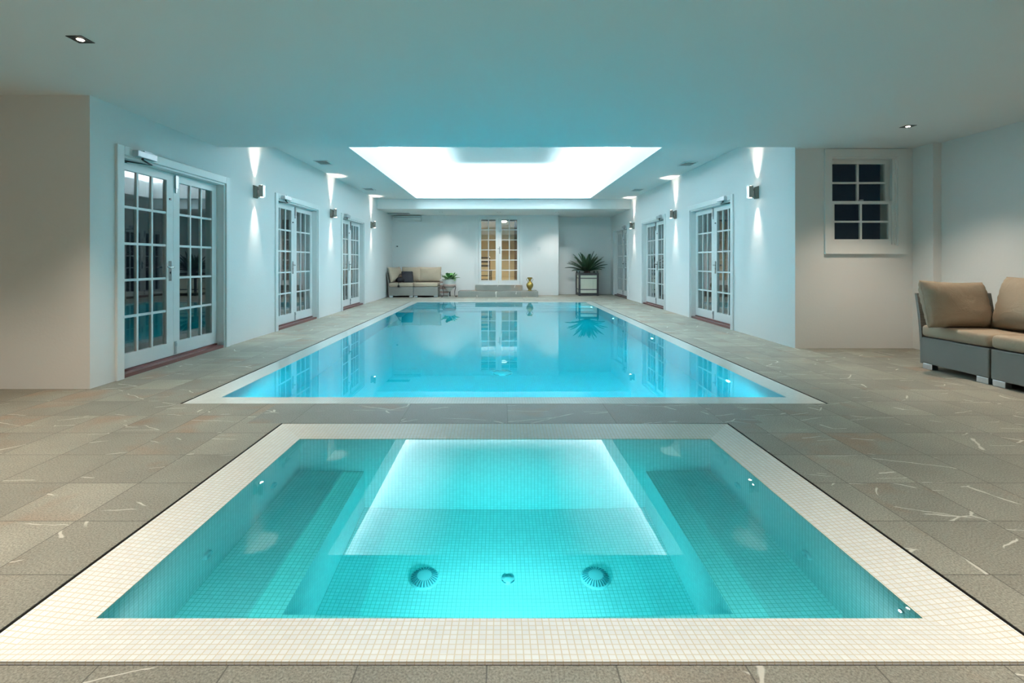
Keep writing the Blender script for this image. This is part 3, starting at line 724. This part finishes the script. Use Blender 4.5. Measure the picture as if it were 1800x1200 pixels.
# ------------------------------------------------------------------ room behind the end doors
y0, y1 = YW+.2, 19.2
struct(MB().box((-1.9, y0, .23), (1.68, y1, .33)).build('floor_rear_room', 'carpet'))
struct(MB().box((-1.9, y1, .23), (1.68, y1+.1, 3.0)).build('wall_rear_room_back', 'cream_wall'))
struct(MB().box((-2.0, y0, .23), (-1.9, y1+.1, 3.0)).build('wall_rear_room_left', 'cream_wall'))
struct(MB().box((.52, 18.3, .33), (1.68, 18.42, 2.72)).build('wall_rear_room_right', 'brown_panel'))
struct(MB().box((-1.9, y0, 2.78), (1.68, y1, 3.0)).build('ceiling_rear_room', 'ceiling_paint'))
mb = MB()
for y in (16.9, 17.7, 18.5): mb.box((-1.9, y, 2.66), (1.68, y+.16, 2.78))
struct(mb.build('beam_rear_room', 'dark_wood'))
lamp('AREA', 'rear_room_lamp', (-.1, 16.6, 2.76), 520, (1, .84, .62), (0, 0, -1), shape='DISK', size=.5)
r = thing('pendant_lamp', 'warm glowing ceiling lamp in the room behind the end doors', 'lamp', (.12, 18.0, 2.60))
b = MB(); b.lathe([(0, -.05), (.09, -.04), (.13, 0), (.10, .03), (0, .04)], (0, 0, 0), 20); b.build('lamp_shade', 'strip_glow', r)
b = MB(); b.tube([(0, 0, .03), (0, 0, .18)], .006, 6); b.build('cord', 'dark_wood', r)
# chair
r = thing('ladder_back_chair', 'dark wooden slatted chair standing in the room behind the end doors', 'chair', (-.55, 16.75, .33), .15)
for x, y, h in ((-.2, -.2, .45), (.2, -.2, .45), (-.2, .2, .98), (.2, .2, .98)):
    b = MB(); b.tube([(x, y, 0), (x, y, .45), (x*1.02, y*1.0+(.04 if h > .5 else 0), h)], .018, 8); b.build('leg', 'dark_wood', r)
b = MB(); b.box((-.23, -.23, .45), (.23, .23, .485), bevel=.01); b.build('seat', 'dark_wood', r)
b = MB()
for z in (.60, .74, .88): b.box((-.2, .205, z), (.2, .225, z+.06))
b.build('back_slats', 'dark_wood', r)
for z in (.15, .28):
    MB().box((-.2, -.21, z), (.2, -.195, z+.02)).build('stretcher', 'dark_wood', r); MB().box((-.2, .195, z), (.2, .21, z+.02)).build('stretcher', 'dark_wood', r)
# low cupboard with a tray
r = thing('sideboard', 'dark low sideboard against the wall of the room behind the end doors', 'cabinet', (1.2, 17.9, .33))
b = MB(); b.box((-.35, -.3, .06), (.35, .3, .80), bevel=.008); b.build('body', 'dark_wood', r)
b = MB(); b.box((-.38, -.33, .80), (.38, .33, .83), bevel=.005); b.build('top', 'dark_wood', r)
for sx in (-.3, .3):
    for sy in (-.25, .25): MB().box((sx-.02, sy-.02, 0), (sx+.02, sy+.02, .06)).build('leg', 'dark_wood', r)

# ground outside the glazed doors
struct(MB().box((-16, -4, -.2), (XL-.26, 20, -.13)).build('ground_outside_left', 'ground_dark'))
struct(MB().box((XR+.26, 6.45, -.2), (16, 20, -.13)).build('ground_outside_right', 'ground_dark'))

# ------------------------------------------------------------------ sofas
def pillow_mesh(w_, h_, t_, seed, nu=26, nv=22, pinch=.06):
    rnd = random.Random(seed); ph = [rnd.uniform(0, 6.28) for _ in range(8)]
    mb = MB(); bm = mb.bm
    def P(u, v, sgn):
        # outline slightly waisted between the four corners
        x = u*w_/2*(1-pinch*(1-v*v)**1.5*.6) ; z = v*h_/2*(1-pinch*(1-u*u)**1.5)
        f = max(0.0, (1-abs(u)**3.2)*(1-abs(v)**3.2))**.48
        edge = (1-f)*f*4
        wr = .006*math.sin(v*26+ph[0]+2.5*math.sin(u*2+ph[1]))*max(0, abs(u)-.45)/.55 + .006*math.sin(u*22+ph[2]+2*math.sin(v*3+ph[3]))*max(0, abs(v)-.5)/.5
        dent = .018*math.sin(u*2.3+ph[4])*math.sin(v*2.1+ph[5])
        return (x, sgn*(t_/2*f + (wr+dent*f)*min(1, f*2)), z)
    V = {}
    for s_ in (0, 1):
        for i in range(nu+1):
            for j in range(nv+1):
                border = i in (0, nu) or j in (0, nv)
                if border and s_ == 1: V[1, i, j] = V[0, i, j]; continue
                u = math.sin((i/nu*2-1)*PI/2); v = math.sin((j/nv*2-1)*PI/2)
                V[s_, i, j] = bm.verts.new(P(u, v, -1 if s_ == 0 else 1))
        for i in range(nu):
            for j in range(nv):
                q = [V[s_, i, j], V[s_, i+1, j], V[s_, i+1, j+1], V[s_, i, j+1]]
                f = bm.faces.new(q if s_ == 0 else q[::-1]); f.smooth = True
    return mb
def pillow(name, loc, rot, w_, h_, t_, seed, label, group):
    o = pillow_mesh(w_, h_, t_, seed).build(name, 'cushion_cloth'); o.location = loc; o.rotation_euler = rot
    tag(o, label, 'cushion', group)
    e = MB(); n = 40; pts = []
    for k in range(n+1):
        a = k/n*4; s_ = int(a) % 4; t = (a-int(a))*2-1
        u, v = ((t, -1), (1, t), (-t, 1), (-1, -t))[s_]
        pts.append((u*w_/2*(1-.06*(1-v*v)**1.5*.6), 0, v*h_/2*(1-.06*(1-u*u)**1.5)))
    e.tube(pts, .0035, 6, cap=False); e.build('piping', 'cushion_cloth', o)
    return o
def back_panel(mb, x0, x1, h0, h1, lean, thick):
    """curved woven panel along local x at y=0 rising from h0 to h1, flaring to +y"""
    pts = []
    for k in range(9):
        t = k/8; pts.append((lean*t*t, h0+(h1-h0)*t))
    out = pts + [(p[0]+thick, p[1]) for p in pts[::-1]]
    mb.prism(out, 0, x0, x1)
def sofa_module(name, loc, rz, W, D, label, group, side=0):
    """front faces local -y; side: -1 / 1 adds a side panel at that end"""
    r = thing(name, label, 'sofa', loc, rz, group)
    b = MB(); b.box((-W/2+.003, -D/2, .055), (W/2-.003, D/2-.05, .325), bevel=.012); b.build('base', 'wicker', r)
    b = MB(); b.box((-W/2+.004, -D/2-.005, .330), (W/2-.004, D/2-.13, .450), bevel=.035, seg=4)
    for f in b.bm.faces: f.smooth = True
    b.build('seat_cushion', 'cushion_cloth', r)
    b = MB(); back_panel(b, -W/2+.003, W/2-.003, .10, .77, .07, .03)
    bmesh.ops.translate(b.bm, verts=b.bm.verts, vec=(0, D/2-.10, 0)); b.build('backrest', 'wicker', r)
    if side:
        b = MB(); pts = [( .07*(k/8)**2, .05+.72*k/8) for k in range(9)]; out = pts+[(p[0]+.028, p[1]) for p in pts[::-1]]
        b.prism([(side*(W/2-.02+p[0]), p[1]) for p in out], 1, -D/2, D/2-.06); b.build('side_panel', 'wicker', r)
    for x in (-W/2+.07, W/2-.07):
        for y in (-D/2+.035, D/2-.12):
            b = MB(); b.box((x-.055, y-.03, 0), (x+.055, y+.03, .055), bevel=.003); b.build('foot', 'aluminium', r)
    return r
# by the side wall (front faces -X): local -y -> -X, rz = -90 deg; local x -> -Y
SF = 4.37; D = .84
sofa_module('sofa_module', (SF+D/2, 5.03-.355, 0), -PI/2, .705, D, 'grey woven sofa corner unit with beige seat, standing before the sash window corner', 'modules of the side sofa', side=-1)
sofa_module('sofa_module', (SF+D/2, 4.32-.355, 0), -PI/2, .705, D, 'grey woven sofa middle unit cut off by the picture edge, beside the side wall', 'modules of the side sofa')
sofa_module('sofa_module', (SF+D/2, 3.61-.355, 0), -PI/2, .705, D, 'third grey woven sofa unit out of sight along the side wall', 'modules of the side sofa')
pillow('back_cushion', (4.545, 4.83, .672), (math.radians(-14), math.radians(2), math.radians(4)), .68, .47, .25, 3, 'plump beige cushion leaning on the end panel of the side sofa', 'beige cushions on the side sofa')
pillow('back_cushion', (4.87, 4.38, .70), (math.radians(-16), 0, -PI/2+math.radians(-4)), .74, .52, .26, 5, 'plump beige cushion leaning on the back of the side sofa, cut by the picture edge', 'beige cushions on the side sofa')
pillow('back_cushion', (4.90, 3.60, .70), (math.radians(-16), 0, -PI/2), .72, .50, .20, 9, 'third beige cushion further along the side sofa', 'beige cushions on the side sofa')
# at the far wall (front faces -Y)
yc_ = 15.33
sofa_module('sofa_module', (-3.07, yc_, 0), 0, .755, D, 'grey woven sofa corner unit in the far corner, holding the black bag', 'modules of the rear sofa', side=-1)
sofa_module('sofa_module', (-2.31, yc_, 0), 0, .755, D, 'grey woven sofa unit next to the plant stand', 'modules of the rear sofa')
pillow('back_cushion', (-3.33, yc_-.02, .70), (math.radians(-14), 0, PI/2-math.radians(22)), .66, .48, .19, 11, 'beige cushion standing against the end panel of the rear sofa', 'beige cushions on the rear sofa')
pillow('back_cushion', (-2.86, yc_+.19, .70), (math.radians(-14), 0, 0), .62, .48, .17, 12, 'beige cushion behind the black bag on the rear sofa', 'beige cushions on the rear sofa')
pillow('back_cushion', (-2.27, yc_+.19, .70), (math.radians(-14), 0, 0), .72, .48, .18, 13, 'wide beige cushion on the rear sofa unit next to the plant', 'beige cushions on the rear sofa')
# black bag
r = thing('handbag', 'black handbag with hanging strap lying on the rear sofa', 'bag', (-2.90, yc_-.12, .452), .1)
b = MB(); b.box((-.19, -.07, 0), (.16, .07, .35), bevel=.03, seg=3)
for v in b.bm.verts: v.co.x += .25*(v.co.z)*(-.4) ; v.co.y += .2*v.co.z
b.build('bag_body', 'leather', r)
b = MB(); b.lathe([(0, 0), (.12, .02), (.15, .08), (.10, .15), (0, .17)], (-.25, -.02, 0), 18); b.build('bag_pouch', 'leather', r)
b = MB(); b.tube([(-.12, -.03, .28), (-.26, -.1, .26), (-.33, -.14, .12), (-.30, -.2, .02), (-.27, -.30, .0), (-.27, -.335, -.03), (-.27, -.335, -.07)], .010, 6); b.build('strap', 'leather', r)
b = MB(); b.lathe([(0, -.04), (.03, -.03), (.035, 0), (.02, .03), (0, .035)], (-.27, -.335, -.10), 12); b.build('tassel', 'leather', r)

# ------------------------------------------------------------------ pale stack between sofa and plant
r = thing('towel_stack', 'pale pink and white folded stack between the rear sofa and the plant stand', 'towels', (-1.80, 15.52, 0))
b = MB(); b.box((-.15, -.17, .0), (-.13, .17, .08)); b.box((.13, -.17, .0), (.15, .17, .08)); b.box((-.15, -.17, .08), (.15, .17, .10)); b.build('rack', 'white_plastic', r)
for k in range(7):
    b = MB(); b.box((-.14, -.16, .101+k*.064), (.14, .16, .160+k*.064), bevel=.02, seg=3); b.build('folded_towel', 'towel_pink' if k in (0, 2, 3, 5) else 'towel_white', r)

# ------------------------------------------------------------------ pot plant on an iron stand
px, py = -1.60, 15.12
r = thing('plant_stand', 'black wrought iron three legged stand with scrolled feet', 'plant stand', (px, py, 0))
b = MB(); b.tube([(.185*math.cos(t*PI/12), .185*math.sin(t*PI/12), .315) for t in range(25)], .008, 6, cap=False); b.build('ring', 'iron', r)
for k in range(3):
    a = -PI/2+2*PI*k/3+.52
    if k == 0: a = -PI/2-1.05
    a = (-2.62, -.52, PI/2)[k]
    c, s_ = math.cos(a), math.sin(a)
    pts = [(.165, .30), (.175, .34), (.215, .35), (.24, .32), (.225, .26), (.20, .17), (.20, .08), (.225, .03), (.255, .012), (.275, .03), (.262, .055), (.245, .045)]
    b = MB(); b.tube([(q*c, q*s_, h) for q, h in pts], .011, 8); b.build('leg', 'iron', r)
b = MB(); b.tube([(0, 0, .16), (0, 0, .03)], .010, 8); b.tube([(0, 0, .05), (0, .2, .05)], .008, 6); b.build('centre_post', 'iron', r)
r = thing('terracotta_pot', 'stone and terracotta bowl with a pointed base, held in the iron stand', 'pot', (px, py, 0))
b = MB(); b.lathe([(0, .165), (.035, .19), (.10, .255), (.168, .315), (.192, .335)], (0, 0, 0), 28); b.build('pointed_base', 'towel_white', r)
b = MB(); b.lathe([(.192, .335), (.206, .36), (.206, .395), (.196, .41)], (0, 0, 0), 28); b.build('terracotta_band', 'terracotta' if 'terracotta' in M else 'towel_pink', r)
b = MB(); b.lathe([(.196, .41), (.205, .46), (.215, .53), (.222, .555), (.205, .558), (.195, .52), (0, .515)], (0, 0, 0), 28); b.build('bowl', 'towel_white', r)
r = thing('leafy_plant', 'bright green leafy plant in the bowl on the iron stand', 'plant', (px, py, .52))
def leaf_blade(mb, base, dirv, L_, w_, droop, mi=0, n=7, fold=.25):
    d = Vector(dirv).normalized(); side = d.cross(Vector((0, 0, 1)))
    if side.length < .1: side = Vector((1, 0, 0))
    side.normalize(); prev = None; p = Vector(base)
    for k in range(n+1):
        t = k/n; wd = w_*math.sin(PI*min(1, t*.93+.07))**.8*(1 if t < .98 else .05)
        c = p+d*(L_*t)+Vector((0, 0, -droop*t*t)); up = Vector((0, 0, wd*fold))
        row = [mb.bm.verts.new(c-side*wd/2+up), mb.bm.verts.new(c), mb.bm.verts.new(c+side*wd/2+up)]
        if prev:
            for q in (0, 1):
                f = mb.bm.faces.new((prev[q], prev[q+1], row[q+1], row[q])); f.material_index = mi; f.smooth = True
        prev = row
rnd = random.Random(4); b = MB(); stems = MB()
for k in range(46):
    a = rnd.uniform(0, 2*PI); el = rnd.uniform(.15, 1.25); q = rnd.uniform(0, .11)
    base = (q*math.cos(a), q*math.sin(a), rnd.uniform(-.01, .06)); d = (math.cos(a)*math.cos(el), math.sin(a)*math.cos(el), math.sin(el))
    L1 = rnd.uniform(.04, .10); tip = Vector(base)+Vector(d)*L1
    stems.tube([base, tip], .003, 5, mi=0)
    leaf_blade(b, tip, d, rnd.uniform(.14, .24), rnd.uniform(.06, .09), rnd.uniform(.02, .09), rnd.choice((0, 0, 1)))
b.build('leaves', ['leaf_bright', 'leaf_dark'], r, fix=False); stems.build('stems', 'leaf_dark', r)

# ------------------------------------------------------------------ brass vase
r = thing('brass_vase', 'brass amphora vase with small handles on the lower stone step', 'vase', (.93, 15.40, .176))
b = MB(); b.lathe([(0, 0), (.060, 0), (.062, .012), (.045, .03), (.05, .05), (.095, .12), (.112, .18), (.105, .225), (.075, .262), (.040, .285), (.034, .32), (.045, .36), (.072, .40), (.085, .425), (.078, .43), (.06, .41), (.03, .35), (0, .34)], (0, 0, 0), 28)
b.build('body', 'brass', r)
for s_ in (-1, 1):
    b = MB(); b.tube([(s_*.055, 0, .39), (s_*.10, 0, .385), (s_*.105, 0, .35), (s_*.06, 0, .30), (s_*.065, 0, .265)], .007, 6); b.build('handle', 'brass', r)

# ------------------------------------------------------------------ palm in a black framed planter
bx, by = 2.85, 15.96
r = thing('planter_box', 'square black framed planter with cream boarded sides in the far recess', 'planter', (bx, by, 0))
S = .295
b = MB()
for x in (-S, S):
    for y in (-S, S):
        b.box((x-.03, y-.03, .0), (x+.03, y+.03, .74))
        b.lathe([(0, .80), (.018, .79), (.022, .772), (.012, .752), (.016, .74)], (x, y, 0), 10)
for z0, z1 in ((.01, .09), (.665, .735)):
    b.box((-S+.022, -S-.02, z0), (S-.022, -S+.02, z1)); b.box((-S+.022, S-.02, z0), (S-.022, S+.02, z1))
    b.box((-S-.02, -S+.022, z0), (-S+.02, S-.022, z1)); b.box((S-.02, -S+.022, z0), (S+.02, S-.022, z1))
b.build('frame', 'black_paint', r)
b = MB()
for z in (.19, .555):
    b.box((-S+.022, -S-.012, z), (S-.022, -S-.001, z+.026)); b.box((-S-.012, -S+.022, z), (-S-.001, S-.022, z+.026)); b.box((S+.001, -S+.022, z), (S+.012, S-.022, z+.026))
b.build('rail', 'black_paint', r)
b = MB(); n = 9
for k in range(n):
    a0 = -S+.022+k*(2*S-.044)/n; a1 = a0+(2*S-.044)/n-.003
    b.box((a0, -S, .075), (a1, -S+.015, .675)); b.box((-S, a0, .075), (-S+.015, a1, .675)); b.box((S-.015, a0, .075), (S, a1, .675)); b.box((a0, S-.015, .075), (a1, S, .675))
b.build('side_boards', 'cream_panel', r)
b = MB(); b.box((-S+.02, -S+.02, .62), (S-.02, S-.02, .66)); b.build('soil', 'soil', r)
r = thing('cycad_palm', 'dark green cycad palm with stiff spreading fronds in the planter box', 'palm', (bx, by, .66))
b = MB(); b.lathe([(0, 0), (.10, 0), (.115, .05), (.10, .12), (.06, .17), (0, .19)], (0, 0, 0), 16); b.build('trunk', 'trunk_brown', r)
rnd = random.Random(8)
NF = 34
for k in range(NF):
    a = k*2.39996; lvl = (k+.5)/NF
    el = math.radians(82-70*lvl**.9)+rnd.uniform(-.06, .06); L_ = rnd.uniform(.62, .74)*(1 if lvl > .25 else .96)
    bend = .18+.25*lvl
    b = MB(); pts = []; n = 26
    for i in range(n+1):
        t = i/n; e_ = el-bend*t*t*1.1
        if i == 0: p = Vector((.05*math.cos(a), .05*math.sin(a), .12))
        else: p = p+Vector((math.cos(a)*math.cos(e_), math.sin(a)*math.cos(e_), math.sin(e_)))*(L_/n)
        pts.append(p.copy())
    # keep fronds from running into the recess walls
    for q in pts:
        lim = YW2-by-.06
        if q.y > lim: q.y = lim-(q.y-lim)*.1
        if bx+q.x < 2.0: pass
    b.tube(pts[::3]+[pts[-1]], [.007]*(len(pts[::3]))+[.002], 5, mi=1)
    for i in range(3, n):
        t = i/n; d = (pts[i+1]-pts[i-1]).normalized(); side = d.cross(Vector((0, 0, 1))).normalized(); up = side.cross(d).normalized()
        ll = .14*math.sin(PI*min(1, .18+t*.80))**.6*(1-.35*t)
        for s_ in (-1, 1):
            v = (side*s_*.72+d*.62+up*.28).normalized(); wv = d*.012
            p0 = pts[i]; tipv = p0+v*ll
            if tipv.y > YW2-by-.01: tipv.y = YW2-by-.01
            b.bm.faces.new([b.bm.verts.new(q) for q in (p0-wv, p0+wv, p0+v*ll*.6+wv*.9, tipv, p0+v*ll*.6-wv*.9)]).material_index = 0
    b.build('frond', ['frond_green', 'frond_stem'], r, fix=False)
